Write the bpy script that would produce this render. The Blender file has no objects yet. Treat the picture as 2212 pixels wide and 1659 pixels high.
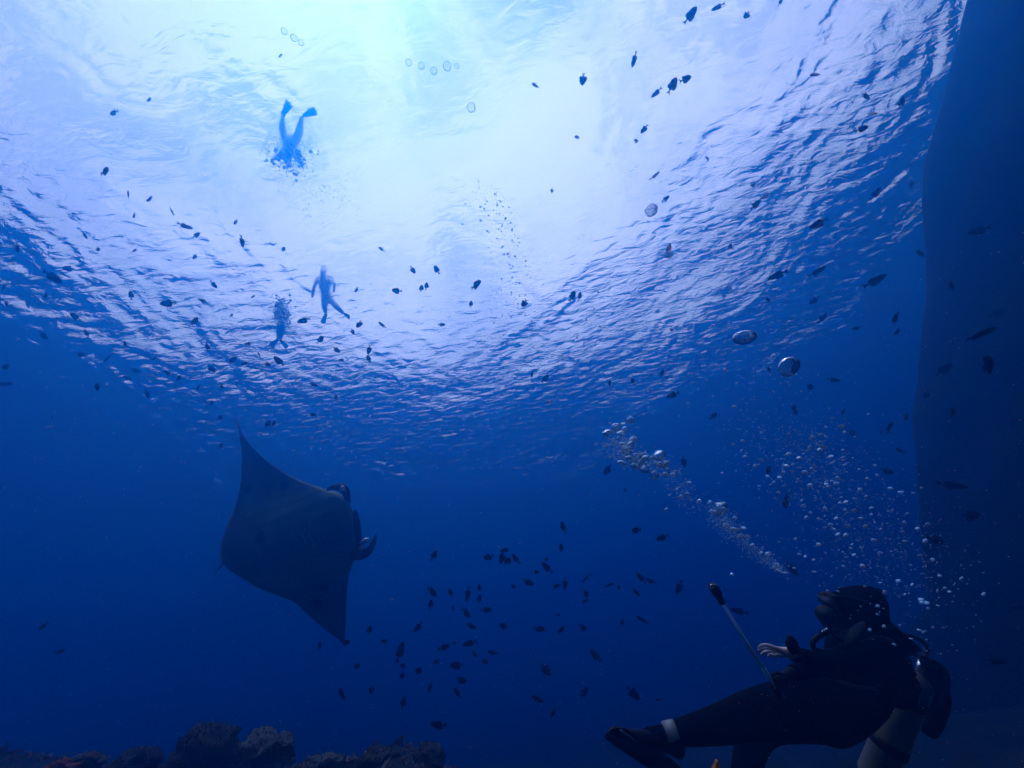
import bpy, bmesh, math, random
import numpy as np
from mathutils import Vector, Matrix, noise

random.seed(7)
rng = np.random.default_rng(7)
scene = bpy.context.scene
col = scene.collection

# ------------------------------------------------------------------ camera
LENS, PITCH, ROLL = 13.8, 40.0, 11.0
CAM = Vector((0.0, 0.0, 1.5))
SURF = 12.0                       # height of the water surface above the seabed
cd = bpy.data.cameras.new('camera')
cam = bpy.data.objects.new('camera', cd)
col.objects.link(cam)
cd.lens = LENS
cd.sensor_width = 36.0
cd.clip_start = 0.05
cd.clip_end = 2000.0
cd.dof.use_dof = False
cam.location = CAM
cam.matrix_world = Matrix.Translation(CAM) @ (Matrix.Rotation(math.radians(90 + PITCH), 4, 'X') @ Matrix.Rotation(math.radians(-ROLL), 4, 'Z'))
scene.camera = cam

# ------------------------------------------------------------------ sky and sun
SUN_EL, SUN_AZ = 83.0, -110.0       # azimuth measured from +Y towards +X
world = bpy.data.worlds.new('World')
scene.world = world
world.use_nodes = True
wn = world.node_tree
for n in list(wn.nodes):
    wn.nodes.remove(n)
w_out = wn.nodes.new('ShaderNodeOutputWorld')
w_bg = wn.nodes.new('ShaderNodeBackground')
w_sky = wn.nodes.new('ShaderNodeTexSky')
w_sky.sky_type = 'NISHITA'
w_sky.sun_disc = False
w_sky.sun_elevation = math.radians(SUN_EL)
w_sky.sun_rotation = math.radians(SUN_AZ)
w_sky.air_density = 1.0
w_sky.dust_density = 1.0
w_tc = wn.nodes.new('ShaderNodeTexCoord')
w_map = wn.nodes.new('ShaderNodeMapping')
w_map.inputs['Scale'].default_value = (1.0, 1.0, 1.6)
w_noise = wn.nodes.new('ShaderNodeTexNoise')
w_noise.inputs['Scale'].default_value = 3.0
w_noise.inputs['Detail'].default_value = 6.0
w_noise.inputs['Roughness'].default_value = 0.55
w_noise.inputs['Distortion'].default_value = 0.5
w_ramp = wn.nodes.new('ShaderNodeValToRGB')
w_ramp.color_ramp.elements[0].position = 0.22
w_ramp.color_ramp.elements[1].position = 0.53
w_mix = wn.nodes.new('ShaderNodeMix')
w_mix.data_type = 'RGBA'
w_mix.inputs[7].default_value = (16.8, 12.9, 14.0, 1.0)     # white cloud, as bright as real cloud against this sky
wn.links.new(w_tc.outputs['Generated'], w_map.inputs['Vector'])
wn.links.new(w_map.outputs['Vector'], w_noise.inputs['Vector'])
wn.links.new(w_noise.outputs['Fac'], w_ramp.inputs['Fac'])
wn.links.new(w_ramp.outputs['Color'], w_mix.inputs[0])
wn.links.new(w_sky.outputs['Color'], w_mix.inputs[6])
wn.links.new(w_mix.outputs[2], w_bg.inputs['Color'])
w_bg.inputs['Strength'].default_value = 0.1
wn.links.new(w_bg.outputs['Background'], w_out.inputs['Surface'])

sd = bpy.data.lights.new('sun', 'SUN')
sd.energy = 3.0
sd.angle = math.radians(0.53)
sd.color = (1.0, 0.95, 0.87)
sun = bpy.data.objects.new('sun', sd)
col.objects.link(sun)
se, sa = math.radians(SUN_EL), math.radians(SUN_AZ)
sdir = Vector((math.cos(se) * math.sin(sa), math.cos(se) * math.cos(sa), math.sin(se)))
sun.rotation_euler = sdir.to_track_quat('Z', 'Y').to_euler()
sun.location = (0, 0, 30)

scene.view_settings.view_transform = 'Standard'
scene.view_settings.look = 'None'
scene.view_settings.gamma = 1.0
scene.view_settings.use_curve_mapping = False
scene.view_settings.exposure = EXPO = 0.74
cy = scene.cycles
cy.max_bounces = 8
cy.volume_bounces = 3
cy.transparent_max_bounces = 24
cy.diffuse_bounces = 2
cy.glossy_bounces = 3
cy.transmission_bounces = 4
cy.caustics_reflective = True
cy.use_denoising = True

# ------------------------------------------------------------------ helpers
F = LENS / 36.0 * 2212.0          # focal length in pixels of a 2212 pixel wide view
CR = cam.matrix_world.to_3x3()

def at(px, py, depth):
    """World point that stands DEPTH metres in front of the camera plane at picture position px, py."""
    v = Vector(((px - 1106.0) / F * depth, (829.5 - py) / F * depth, -depth))
    return CAM + CR @ v

def on_height(px, py, z):
    v = CR @ Vector(((px - 1106.0) / F, (829.5 - py) / F, -1.0))
    return CAM + v * ((z - CAM.z) / v.z)

def link(name, me, mats=(), parent=None):
    o = bpy.data.objects.new(name, me)
    col.objects.link(o)
    for m in (mats if isinstance(mats, (list, tuple)) else [mats]):
        if m is not None and m.name not in [x.name for x in me.materials if x]:
            me.materials.append(m)
    if parent is not None:
        o.parent = parent
    return o

def from_arrays(name, V, Fc, smooth=True):
    me = bpy.data.meshes.new(name)
    me.from_pydata([tuple(map(float, v)) for v in V], [], [tuple(int(i) for i in f) for f in Fc])
    if smooth:
        me.polygons.foreach_set('use_smooth', [True] * len(me.polygons))
    me.update()
    return me

def tag(o, label, cat, group=None, kind=None):
    if label: o['label'] = label
    if cat: o['category'] = cat
    if group: o['group'] = group
    if kind: o['kind'] = kind
    return o

def new_mat(name):
    m = bpy.data.materials.new(name)
    m.use_nodes = True
    nt = m.node_tree
    for n in list(nt.nodes):
        nt.nodes.remove(n)
    out = nt.nodes.new('ShaderNodeOutputMaterial')
    return m, nt, out

def grid_mesh(name, xs, ys, zf, smooth=True):
    X, Y = np.meshgrid(xs, ys, indexing='ij')
    Z = zf(X, Y)
    nx, ny = X.shape
    co = np.stack([X, Y, Z], -1).reshape(-1, 3).astype(np.float32)
    i, j = np.meshgrid(np.arange(nx - 1), np.arange(ny - 1), indexing='ij')
    a = (i * ny + j).ravel(); b = ((i + 1) * ny + j).ravel()
    c = ((i + 1) * ny + j + 1).ravel(); d = (i * ny + j + 1).ravel()
    q = np.stack([a, b, c, d], 1).astype(np.int32)
    me = bpy.data.meshes.new(name)
    me.vertices.add(len(co)); me.vertices.foreach_set('co', co.ravel())
    me.loops.add(q.size); me.loops.foreach_set('vertex_index', q.ravel())
    me.polygons.add(len(q))
    me.polygons.foreach_set('loop_start', np.arange(0, q.size, 4, dtype=np.int32))
    me.polygons.foreach_set('loop_total', np.full(len(q), 4, np.int32))
    me.update(calc_edges=True)
    me.validate()
    if smooth:
        me.polygons.foreach_set('use_smooth', [True] * len(me.polygons))
    return me

# ------------------------------------------------------------------ water body (the blue of the sea is its volume)
FAR = 140.0
m_haze, nt, out = new_mat('sea_water_volume')
pv = nt.nodes.new('ShaderNodeVolumePrincipled')
SIG_S = (0.0001, 0.0265, 0.080)      # scattering per metre, red green blue
SIG_T = (0.126, 0.108, 0.108)        # total loss per metre
RHO = SIG_T[0]
pv.inputs['Density'].default_value = RHO
pv.inputs['Color'].default_value = tuple(s / RHO for s in SIG_S) + (1,)
pv.inputs['Absorption Color'].default_value = tuple(max(0.0, 1 - ((t - s) / RHO) / (1 - s / RHO)) ** 2 for s, t in zip(SIG_S, SIG_T)) + (1,)
pv.inputs['Anisotropy'].default_value = 0.81
nt.links.new(pv.outputs['Volume'], out.inputs['Volume'])
x0, x1, y0, y1, z0, z1 = -FAR, FAR, -FAR, FAR, -6.0, SURF + 0.55
V = [(x, y, z) for x in (x0, x1) for y in (y0, y1) for z in (z0, z1)]
Fq = [(0, 1, 3, 2), (4, 6, 7, 5), (0, 4, 5, 1), (2, 3, 7, 6), (0, 2, 6, 4), (1, 5, 7, 3)]
hz = link('haze', from_arrays('haze', V, Fq, False), m_haze)
tag(hz, 'blue sea water filling the whole scene and fading far things', None, kind='stuff')

# ------------------------------------------------------------------ water surface seen from below
def waves(X, Y):
    r = np.random.default_rng(5)
    def soft(scale, n, seed):
        q = np.random.default_rng(seed); a = np.zeros_like(X)
        for k in range(n):
            th = q.uniform(0, 2 * math.pi); l = scale * q.uniform(.6, 1.6)
            a += np.sin(2 * math.pi / l * (math.cos(th) * X + math.sin(th) * Y) + q.uniform(0, 6.28))
        return a / math.sqrt(n)
    Z = np.zeros_like(X)
    wx, wy = 0.55 * soft(5.0, 6, 1) + 0.16 * soft(1.6, 6, 2), 0.55 * soft(5.0, 6, 3) + 0.16 * soft(1.6, 6, 4)
    Xw, Yw = X + wx, Y + wy
    calm = np.clip(0.85 + 0.30 * soft(6.5, 7, 8), 0.35, 1.4)        # gusts ruffle some patches, others stay smooth
    for L, amp, n, spread in ((11.0, .050, 6, .5), (5.0, .020, 9, .7), (2.4, .010, 14, .9), (1.1, .0088, 28, 1.0), (0.52, .0068, 38, 1.1)):
        for k in range(n):
            l = L * r.uniform(.65, 1.5)
            th = math.radians(66) + r.normal(0, spread)
            kx, ky = 2 * math.pi / l * math.cos(th), 2 * math.pi / l * math.sin(th)
            ph = r.uniform(0, 2 * math.pi)
            s = np.sin(kx * Xw + ky * Yw + ph)
            h = s if L > 3 else (1.0 - 2.0 * np.sqrt(0.06 + 0.94 * (0.5 - 0.5 * s)))   # rounded troughs hang down, crests are sharp
            Z += amp / math.sqrt(n) * 1.6 * h * (calm if L < 6 else 1.0)
    return SURF + Z
def stretched(lo, hi, fine_lo, fine_hi, step):
    a = list(np.arange(fine_lo, fine_hi + 1e-6, step))
    s, x = step, a[-1]
    while x < hi:
        s *= 1.12; x += s; a.append(min(x, hi))
    s, x = step, a[0]
    b = []
    while x > lo:
        s *= 1.12; x -= s; b.append(max(x, lo))
    return np.array(b[::-1] + a)
m_surf, nt, out = new_mat('water_surface')
fr = nt.nodes.new('ShaderNodeFresnel'); fr.inputs['IOR'].default_value = 1.33
tr = nt.nodes.new('ShaderNodeBsdfTransparent'); tr.inputs['Color'].default_value = (.97, .985, 1, 1)
gl = nt.nodes.new('ShaderNodeBsdfGlossy'); gl.inputs['Roughness'].default_value = 0.03
gl.inputs['Color'].default_value = (1, 1, 1, 1)
mx = nt.nodes.new('ShaderNodeMixShader')
geo = nt.nodes.new('ShaderNodeNewGeometry')
mp = nt.nodes.new('ShaderNodeMapping'); mp.inputs['Scale'].default_value = (0.55, 1.3, 1.0)
mp.inputs['Rotation'].default_value = (0, 0, math.radians(-12))
n1 = nt.nodes.new('ShaderNodeTexNoise'); n1.inputs['Scale'].default_value = 3.2
n1.inputs['Detail'].default_value = 3.0; n1.inputs['Roughness'].default_value = 0.5
n1.inputs['Distortion'].default_value = 0.6
bp = nt.nodes.new('ShaderNodeBump'); bp.inputs['Strength'].default_value = 1.0
bp.inputs['Distance'].default_value = 0.048
nt.links.new(geo.outputs['Position'], mp.inputs['Vector'])
nt.links.new(mp.outputs['Vector'], n1.inputs['Vector'])
nt.links.new(n1.outputs['Fac'], bp.inputs['Height'])
for s in (fr, gl):
    nt.links.new(bp.outputs['Normal'], s.inputs['Normal'])
nt.links.new(fr.outputs['Fac'], mx.inputs['Fac'])
rf = nt.nodes.new('ShaderNodeBsdfRefraction'); rf.inputs['IOR'].default_value = 1.33; rf.inputs['Roughness'].default_value = 0.22
rf.inputs['Color'].default_value = (.97, .985, 1, 1)
nt.links.new(bp.outputs['Normal'], rf.inputs['Normal'])
mt = nt.nodes.new('ShaderNodeMixShader'); mt.inputs['Fac'].default_value = 0.74
nt.links.new(tr.outputs['BSDF'], mt.inputs[1])
nt.links.new(rf.outputs['BSDF'], mt.inputs[2])
nt.links.new(mt.outputs['Shader'], mx.inputs[1])
nt.links.new(gl.outputs['BSDF'], mx.inputs[2])
# fine air bubbles under the crests scatter a little daylight
tl = nt.nodes.new('ShaderNodeBsdfTranslucent'); tl.inputs['Color'].default_value = (.9, .95, 1, 1)
mx2 = nt.nodes.new('ShaderNodeMixShader'); mx2.inputs['Fac'].default_value = 0.008
nt.links.new(mx.outputs['Shader'], mx2.inputs[1])
nt.links.new(tl.outputs['BSDF'], mx2.inputs[2])
nt.links.new(mx2.outputs['Shader'], out.inputs['Surface'])
xs = stretched(-FAR + .5, FAR - .5, -22, 24, 0.085)
ys = stretched(-FAR + .5, FAR - .5, -6, 30, 0.085)
ws = link('water_surface', grid_mesh('water_surface', xs, ys, waves), m_surf)
tag(ws, None, None, kind='structure')

# ------------------------------------------------------------------ plain materials with grain
def surf_mat(name, c1, c2=None, rough=0.7, scale=8.0, bump=0.0, spec=0.3, metal=0.0, detail=4.0, pos=(0.35, 0.65), obj=True):
    m, nt, out = new_mat(name)
    b = nt.nodes.new('ShaderNodeBsdfPrincipled')
    b.inputs['Roughness'].default_value = rough
    b.inputs['Specular IOR Level'].default_value = spec
    b.inputs['Metallic'].default_value = metal
    tc = nt.nodes.new('ShaderNodeTexCoord')
    n = nt.nodes.new('ShaderNodeTexNoise')
    n.inputs['Scale'].default_value = scale
    n.inputs['Detail'].default_value = detail
    r = nt.nodes.new('ShaderNodeValToRGB')
    r.color_ramp.elements[0].position, r.color_ramp.elements[1].position = pos
    r.color_ramp.elements[0].color = tuple(c1) + (1,)
    r.color_ramp.elements[1].color = tuple(c2 or c1) + (1,)
    nt.links.new(tc.outputs['Object'], n.inputs['Vector'])
    nt.links.new(n.outputs['Fac'], r.inputs['Fac'])
    nt.links.new(r.outputs['Color'], b.inputs['Base Color'])
    if bump:
        bp = nt.nodes.new('ShaderNodeBump'); bp.inputs['Strength'].default_value = 0.8
        bp.inputs['Distance'].default_value = bump
        nt.links.new(n.outputs['Fac'], bp.inputs['Height'])
        nt.links.new(bp.outputs['Normal'], b.inputs['Normal'])
    nt.links.new(b.outputs['BSDF'], out.inputs['Surface'])
    return m

M = {}
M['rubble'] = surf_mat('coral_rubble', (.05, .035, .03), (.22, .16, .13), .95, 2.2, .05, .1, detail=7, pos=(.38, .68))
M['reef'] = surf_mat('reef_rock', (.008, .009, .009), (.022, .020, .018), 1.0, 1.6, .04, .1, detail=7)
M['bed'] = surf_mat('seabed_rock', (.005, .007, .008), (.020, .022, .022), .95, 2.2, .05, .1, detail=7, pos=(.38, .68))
M['coral'] = surf_mat('dark_coral', (.012, .014, .012), (.06, .05, .04), .95, 14, .02, .1, detail=5)
M['palecoral'] = surf_mat('pale_coral', (.03, .035, .03), (.14, .13, .11), .95, 11, .02, .1, detail=5)
M['pink'] = surf_mat('pink_coral', (.14, .03, .025), (.30, .09, .07), .95, 11, .02, .1, detail=5)
M['suit'] = surf_mat('wetsuit_neoprene', (.0008, .0009, .0013), (.0022, .0024, .0034), .9, 16, .012, .02)
M['panel'] = surf_mat('grey_suit_panel', (.008, .011, .014), (.018, .022, .028), .8, 25, .001, .2)
M['vestm'] = surf_mat('vest_nylon', (.0012, .0013, .0018), (.003, .003, .0045), .9, 20, .002, .04)
M['rubber'] = surf_mat('black_rubber', (.0015, .0015, .002), (.004, .004, .005), .6, 12, .001, .12)
M['glass'] = surf_mat('dark_mask_glass', (.01, .012, .015), (.012, .015, .02), .08, 3, 0, .6)
M['tank'] = surf_mat('pale_tank_paint', (.06, .058, .056), (.12, .11, .10), .35, 6, .0, .5)
M['metal'] = surf_mat('chromed_brass', (.55, .54, .52), (.75, .74, .72), .22, 9, 0, .5, metal=.9)
M['pole'] = surf_mat('pale_blue_pole', (.50, .88, .97), (.60, .92, .98), .4, 9, 0, .5)
M['white'] = surf_mat('white_band', (.14, .13, .12), (.22, .20, .18), .5, 14, 0, .4)
M['mantaglint'] = surf_mat('manta_glint_white', (.75, .80, .80), (.85, .88, .88), .6, 9, 0, .3)  # near-white that stands in for light glinting off the head fins
M['skin'] = surf_mat('bare_skin', (.62, .46, .38), (.76, .58, .48), .55, 18, .0006, .35)
M['orange'] = surf_mat('orange_plastic', (.80, .26, .02), (.90, .34, .04), .45, 10, 0, .4)
M['fin'] = surf_mat('fin_rubber', (.007, .007, .010), (.015, .015, .022), .5, 10, .001, .3)
M['fishdark'] = surf_mat('dark_fish_scales', (.003, .004, .010), (.006, .009, .022), .8, 40, .001, .06)
M['fishblue'] = surf_mat('blue_fish_scales', (.02, .10, .42), (.03, .16, .55), .6, 40, .001, .2)
M['fishfringe'] = surf_mat('fish_top_fringe', (.80, .42, .04), (.95, .58, .08), .4, 40, .001, .5)  # orange lens fringe on the lit tops of fish, painted into the colour
M['swim'] = surf_mat('swimmer_suit', (.62, .60, .58), (.78, .76, .74), .8, 9, 0, .2)
M['leaf'] = surf_mat('pale_dead_leaf', (.55, .42, .36), (.75, .60, .52), .8, 16, .002, .2)

def mat_manta():
    m, nt, out = new_mat('manta_belly')
    b = nt.nodes.new('ShaderNodeBsdfPrincipled'); b.inputs['Roughness'].default_value = .75
    b.inputs['Specular IOR Level'].default_value = .15
    tc = nt.nodes.new('ShaderNodeTexCoord')
    n = nt.nodes.new('ShaderNodeTexNoise'); n.inputs['Scale'].default_value = 1.6; n.inputs['Detail'].default_value = 5
    r = nt.nodes.new('ShaderNodeValToRGB')
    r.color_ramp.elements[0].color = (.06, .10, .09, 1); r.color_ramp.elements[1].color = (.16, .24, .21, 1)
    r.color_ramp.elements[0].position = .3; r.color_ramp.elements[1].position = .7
    v = nt.nodes.new('ShaderNodeTexVoronoi'); v.inputs['Scale'].default_value = 2.1; v.inputs['Randomness'].default_value = 1
    r2 = nt.nodes.new('ShaderNodeValToRGB')
    r2.color_ramp.elements[0].position = .14; r2.color_ramp.elements[1].position = .24
    r2.color_ramp.elements[0].color = (.15, .15, .15, 1); r2.color_ramp.elements[1].color = (1, 1, 1, 1)
    mx = nt.nodes.new('ShaderNodeMix'); mx.data_type = 'RGBA'; mx.blend_type = 'MULTIPLY'; mx.inputs[0].default_value = 1
    nt.links.new(tc.outputs['Object'], n.inputs['Vector']); nt.links.new(n.outputs['Fac'], r.inputs['Fac'])
    nt.links.new(tc.outputs['Object'], v.inputs['Vector']); nt.links.new(v.outputs['Distance'], r2.inputs['Fac'])
    nt.links.new(r.outputs['Color'], mx.inputs[6]); nt.links.new(r2.outputs['Color'], mx.inputs[7])
    nt.links.new(mx.outputs[2], b.inputs['Base Color']); nt.links.new(b.outputs['BSDF'], out.inputs['Surface'])
    return m
M['belly'] = mat_manta()
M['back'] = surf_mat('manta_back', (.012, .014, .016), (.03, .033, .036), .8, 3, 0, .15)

def mat_bubble(name, milky, bump, rough):
    m, nt, out = new_mat(name)
    fr = nt.nodes.new('ShaderNodeFresnel'); fr.inputs['IOR'].default_value = 1 / 1.33
    tr = nt.nodes.new('ShaderNodeBsdfTransparent'); tr.inputs['Color'].default_value = (.96, .97, .98, 1)
    gl = nt.nodes.new('ShaderNodeBsdfGlossy'); gl.inputs['Roughness'].default_value = rough
    mx = nt.nodes.new('ShaderNodeMixShader')
    tc = nt.nodes.new('ShaderNodeTexCoord')
    n = nt.nodes.new('ShaderNodeTexNoise'); n.inputs['Scale'].default_value = 1.4; n.inputs['Detail'].default_value = 2
    bp = nt.nodes.new('ShaderNodeBump'); bp.inputs['Strength'].default_value = bump; bp.inputs['Distance'].default_value = .25
    nt.links.new(tc.outputs['Object'], n.inputs['Vector']); nt.links.new(n.outputs['Fac'], bp.inputs['Height'])
    nt.links.new(bp.outputs['Normal'], gl.inputs['Normal']); nt.links.new(bp.outputs['Normal'], fr.inputs['Normal'])
    nt.links.new(fr.outputs['Fac'], mx.inputs['Fac'])
    nt.links.new(tr.outputs['BSDF'], mx.inputs[1]); nt.links.new(gl.outputs['BSDF'], mx.inputs[2])
    df = nt.nodes.new('ShaderNodeBsdfDiffuse'); df.inputs['Color'].default_value = (.42, .80, 1.0, 1)
    m2 = nt.nodes.new('ShaderNodeMixShader'); m2.inputs['Fac'].default_value = milky
    nt.links.new(mx.outputs['Shader'], m2.inputs[1]); nt.links.new(df.outputs['BSDF'], m2.inputs[2])
    nt.links.new(m2.outputs['Shader'], out.inputs['Surface'])
    return m
M['bigbubble'] = mat_bubble('air_bubble', .24, .25, .08)
M['faintbubble'] = mat_bubble('faint_air_bubble', .0, .1, .05)
M['bubble'] = mat_bubble('small_air_bubble', .62, .4, .12)
M['mist'] = mat_bubble('bubble_mist', .6, .4, .2)

# ------------------------------------------------------------------ seabed and the steep reef wall
def fbm(X, Y, seed, base=4.0, octs=5, gain=.5):
    q = np.random.default_rng(seed); Z = np.zeros_like(X); a = 1.0; l = base
    for o in range(octs):
        for k in range(5):
            th = q.uniform(0, 6.283); ll = l * q.uniform(.7, 1.4)
            Z += a / 2.2 * np.sin(6.283 / ll * (math.cos(th) * X + math.sin(th) * Y) + q.uniform(0, 6.283))
        a *= gain; l *= .5
    return Z
def seabed(X, Y):
    ridge = np.exp(-((Y - 5.2) / 1.25) ** 2) * np.interp(X, [-40, -12, -5.2, -2.0, -1.0, 0.2, 2.0, 4.0, 6.0], [.6, 1.95, 1.68, 1.30, .86, .50, .35, .15, 0])
    near = -0.35 * np.exp(-((X) ** 2 + (Y) ** 2) / 3.0)
    return 0.12 + 0.07 * fbm(X, Y, 3, 5.0) + 0.045 * fbm(X, Y, 4, .9, 4, .6) + ridge + near
sx = stretched(-FAR + .2, FAR - .2, -7, 7, .07)
sy = stretched(-FAR + .2, FAR - .2, -2, 9, .07)
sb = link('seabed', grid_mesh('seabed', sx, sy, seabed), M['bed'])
tag(sb, None, None, kind='structure')

WK = 1.5
def wall_mesh():
    ys = np.concatenate([np.arange(-14, -3, .35), np.arange(-3, 9, .09), np.arange(9, 26, .2)])
    ts = np.linspace(0, 1, 110)
    Yg, T = np.meshgrid(ys, ts, indexing='ij')
    crest = np.interp(Yg, [-14, -4, -2, 2.0, 4.3, 6.9, 8.7, 12.1, 15, 19, 26], [11.0, 10.9, 10.7, 9.8, 8.8, 6.7, 5.5, 2.2, 1.2, .3, -.5])
    up = np.clip(T / .6, 0, 1); over = np.clip((T - .6) / .4, 0, 1)
    Zg = -0.8 + (crest + .8) * np.sin(up * math.pi / 2) ** .9
    Xg = 5.75 * WK + .55 * up ** 3 + over * 22
    d = .035 * fbm(Yg, Zg * 1.3 + over * 3, 21, 3.4, 4, .5)
    Xg = Xg - d * (over < .02) 
    Zg = Zg + (over > 0) * (.10 * fbm(Xg, Yg, 22, 2.0, 3) - over * 1.2)
    co = np.stack([Xg, Yg, Zg], -1).reshape(-1, 3)
    ny, nt_ = Yg.shape
    i, j = np.meshgrid(np.arange(ny - 1), np.arange(nt_ - 1), indexing='ij')
    q = np.stack([(i * nt_ + j).ravel(), (i * nt_ + j + 1).ravel(), ((i + 1) * nt_ + j + 1).ravel(), ((i + 1) * nt_ + j).ravel()], 1)
    return from_arrays('reef_cliff', co, q)
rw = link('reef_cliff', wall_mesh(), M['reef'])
tag(rw, None, None, kind='structure')

# ------------------------------------------------------------------ coral heads on the seabed
def coral_mesh(seed, knob=.22, sub=4):
    bm = bmesh.new()
    bmesh.ops.create_icosphere(bm, subdivisions=sub, radius=1.0)
    off = Vector((seed * 3.1, seed * 1.7, seed * .9))
    for v in bm.verts:
        n = v.co.normalized()
        k = noise.fractal(n * 1.7 + off, .9, 2.1, 4)
        k2 = abs(noise.noise(n * 5.5 + off))
        k3 = noise.noise(n * 14 + off)
        v.co = n * (1 + .34 * k + knob * k2 * 1.6 + .07 * k3)
    me = bpy.data.meshes.new('coral_head'); bm.to_mesh(me); bm.free()
    me.polygons.foreach_set('use_smooth', [True] * len(me.polygons))
    return me
def seabed_z(x, y):
    return float(seabed(np.array([[x]], float), np.array([[y]], float))[0, 0])
corals = [  # picture x, top y, depth, width px, height ratio, material, label
    (462, 1562, 3.95, 128, .75, 'coral', 'largest black coral head, a bushy dome rising from the reef below the manta'),
    (580, 1578, 4.1, 120, .7, 'palecoral', 'paler domed coral head beside the largest black one'),
    (905, 1606, 3.9, 105, .7, 'coral', 'black coral dome on the far end of the reef, nearest the diver'),
    (818, 1612, 3.85, 100, .55, 'coral', 'low ragged coral mound next to the black dome nearest the diver'),
    (310, 1614, 3.6, 90, .65, 'coral', 'dark coral lump between the rubble and the largest coral head'),
    (190, 1624, 3.4, 70, .5, 'palecoral', 'small pale coral knob standing in the rubble'),
    (135, 1640, 3.1, 76, .5, 'pink', 'reddish coral clump at the bottom of the picture'),
    (700, 1626, 3.7, 80, .5, 'palecoral', 'low pale coral clump between the domed coral and the ragged mound'),
]
for i, (px, py, d, w, hr, mk, lab) in enumerate(corals):
    top = at(px, py, d)
    R = w / 2 / F * d
    o = link('coral_head', coral_mesh(i + 1), M[mk])
    o.scale = (R / 1.15, R / 1.15, R * hr)
    o.location = (top.x, top.y, top.z - R * hr * 1.15)
    o.rotation_euler[2] = i * 1.3
    tw = random.Random(i)
    V_, F_ = [], []
    for k in range(420):                     # short knobbly branches all over the head
        n_ = Vector((tw.gauss(0, 1), tw.gauss(0, 1), tw.gauss(.35, 1))).normalized()
        off = Vector(((i + 1) * 3.1, (i + 1) * 1.7, (i + 1) * .9))
        rr = 1 + .34 * noise.fractal(n_ * 1.7 + off, .9, 2.1, 4) + .2 * abs(noise.noise(n_ * 5.5 + off))
        a_ = (n_ + Vector((tw.gauss(0, .3), tw.gauss(0, .3), tw.gauss(.2, .3)))).normalized()
        u_ = a_.orthogonal().normalized(); v_ = a_.cross(u_)
        b0 = n_ * (rr * .94); l_ = tw.uniform(.08, .24); w_ = tw.uniform(.02, .05); b_ = len(V_)
        for t_, ww in ((0, 1), (.6, .8), (1, .35)):
            for q in range(5):
                V_.append(b0 + a_ * (l_ * t_) + (u_ * math.cos(q * 1.2566) + v_ * math.sin(q * 1.2566)) * w_ * ww)
        for t_ in (0, 5):
            for q in range(5):
                F_.append((b_ + t_ + q, b_ + t_ + (q + 1) % 5, b_ + t_ + 5 + (q + 1) % 5, b_ + t_ + 5 + q))
        F_.append(tuple(b_ + 10 + q for q in range(5)))
    br = link('branches', from_arrays('branches', V_, F_, False), M[mk], o)
    br['kind'] = 'stuff'
    tag(o, lab, 'coral', 'coral heads on the reef')

# branching twigs and rubble pieces lying all over the ridge
def rubble():
    r = random.Random(5)
    V, Fc = [], []
    for k in range(6500):
        x = r.uniform(-6.5, 3.4); y = r.gauss(5.1, 1.1)
        if y < 1.6: continue
        z = seabed_z_fast(x, y)
        L = r.uniform(.02, .10) * (1.6 if r.random() < .12 else 1); w = L * r.uniform(.22, .5)
        ax = Vector((r.uniform(-1, 1), r.uniform(-1, 1), r.uniform(-.2, 1.1))).normalized()
        u = ax.orthogonal().normalized(); v = ax.cross(u)
        c = Vector((x, y, z + w * .4)); b = len(V)
        for s, ww in ((-.5, .7), (0, 1), (.5, .35)):
            for q in range(4):
                a = q * math.pi / 2 + s
                V.append(c + ax * (s * L) + (u * math.cos(a) + v * math.sin(a)) * w * ww * .5)
        for t in (0, 4):
            for q in range(4):
                Fc.append((b + t + q, b + t + (q + 1) % 4, b + t + 4 + (q + 1) % 4, b + t + 4 + q))
        Fc.append((b + 3, b + 2, b + 1, b)); Fc.append((b + 8, b + 9, b + 10, b + 11))
    return from_arrays('coral_rubble', V, Fc, False)
gx, gy = np.arange(-7, 4, .05), np.arange(1, 9, .05)
_GX, _GY = np.meshgrid(gx, gy, indexing='ij')
_GZ = seabed(_GX, _GY)
def seabed_z_fast(x, y):
    return float(_GZ[min(max(int((x + 7) / .05), 0), len(gx) - 1), min(max(int((y - 1) / .05), 0), len(gy) - 1)])
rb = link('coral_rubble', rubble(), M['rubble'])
tag(rb, 'broken coral pieces scattered over the reef ridge', 'rubble', kind='stuff')

# ------------------------------------------------------------------ skinned figures
def skin_mesh(name, verts, edges, sub=2, root=0):
    """verts: list of (Vector, radius) ; one smooth tapering surface grown around the edges."""
    me = bpy.data.meshes.new(name + '_bones')
    me.from_pydata([tuple(v[0]) for v in verts], edges, [])
    o = bpy.data.objects.new(name + '_bones', me)
    col.objects.link(o)
    sk = o.modifiers.new('skin', 'SKIN')
    sl = me.skin_vertices[0].data
    for i, v in enumerate(verts):
        r = v[1] if isinstance(v[1], (tuple, list)) else (v[1], v[1])
        sl[i].radius = r
        sl[i].use_root = (i == root)
    sk.use_smooth_shade = True
    sk.branch_smoothing = .3
    ss = o.modifiers.new('sub', 'SUBSURF'); ss.levels = sub; ss.render_levels = sub
    dg = bpy.context.evaluated_depsgraph_get()
    out = bpy.data.meshes.new_from_object(o.evaluated_get(dg))
    out.name = name
    bpy.data.objects.remove(o); bpy.data.meshes.remove(me)
    out.materials.clear()
    out.polygons.foreach_set('use_smooth', [True] * len(out.polygons))
    return out

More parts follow.
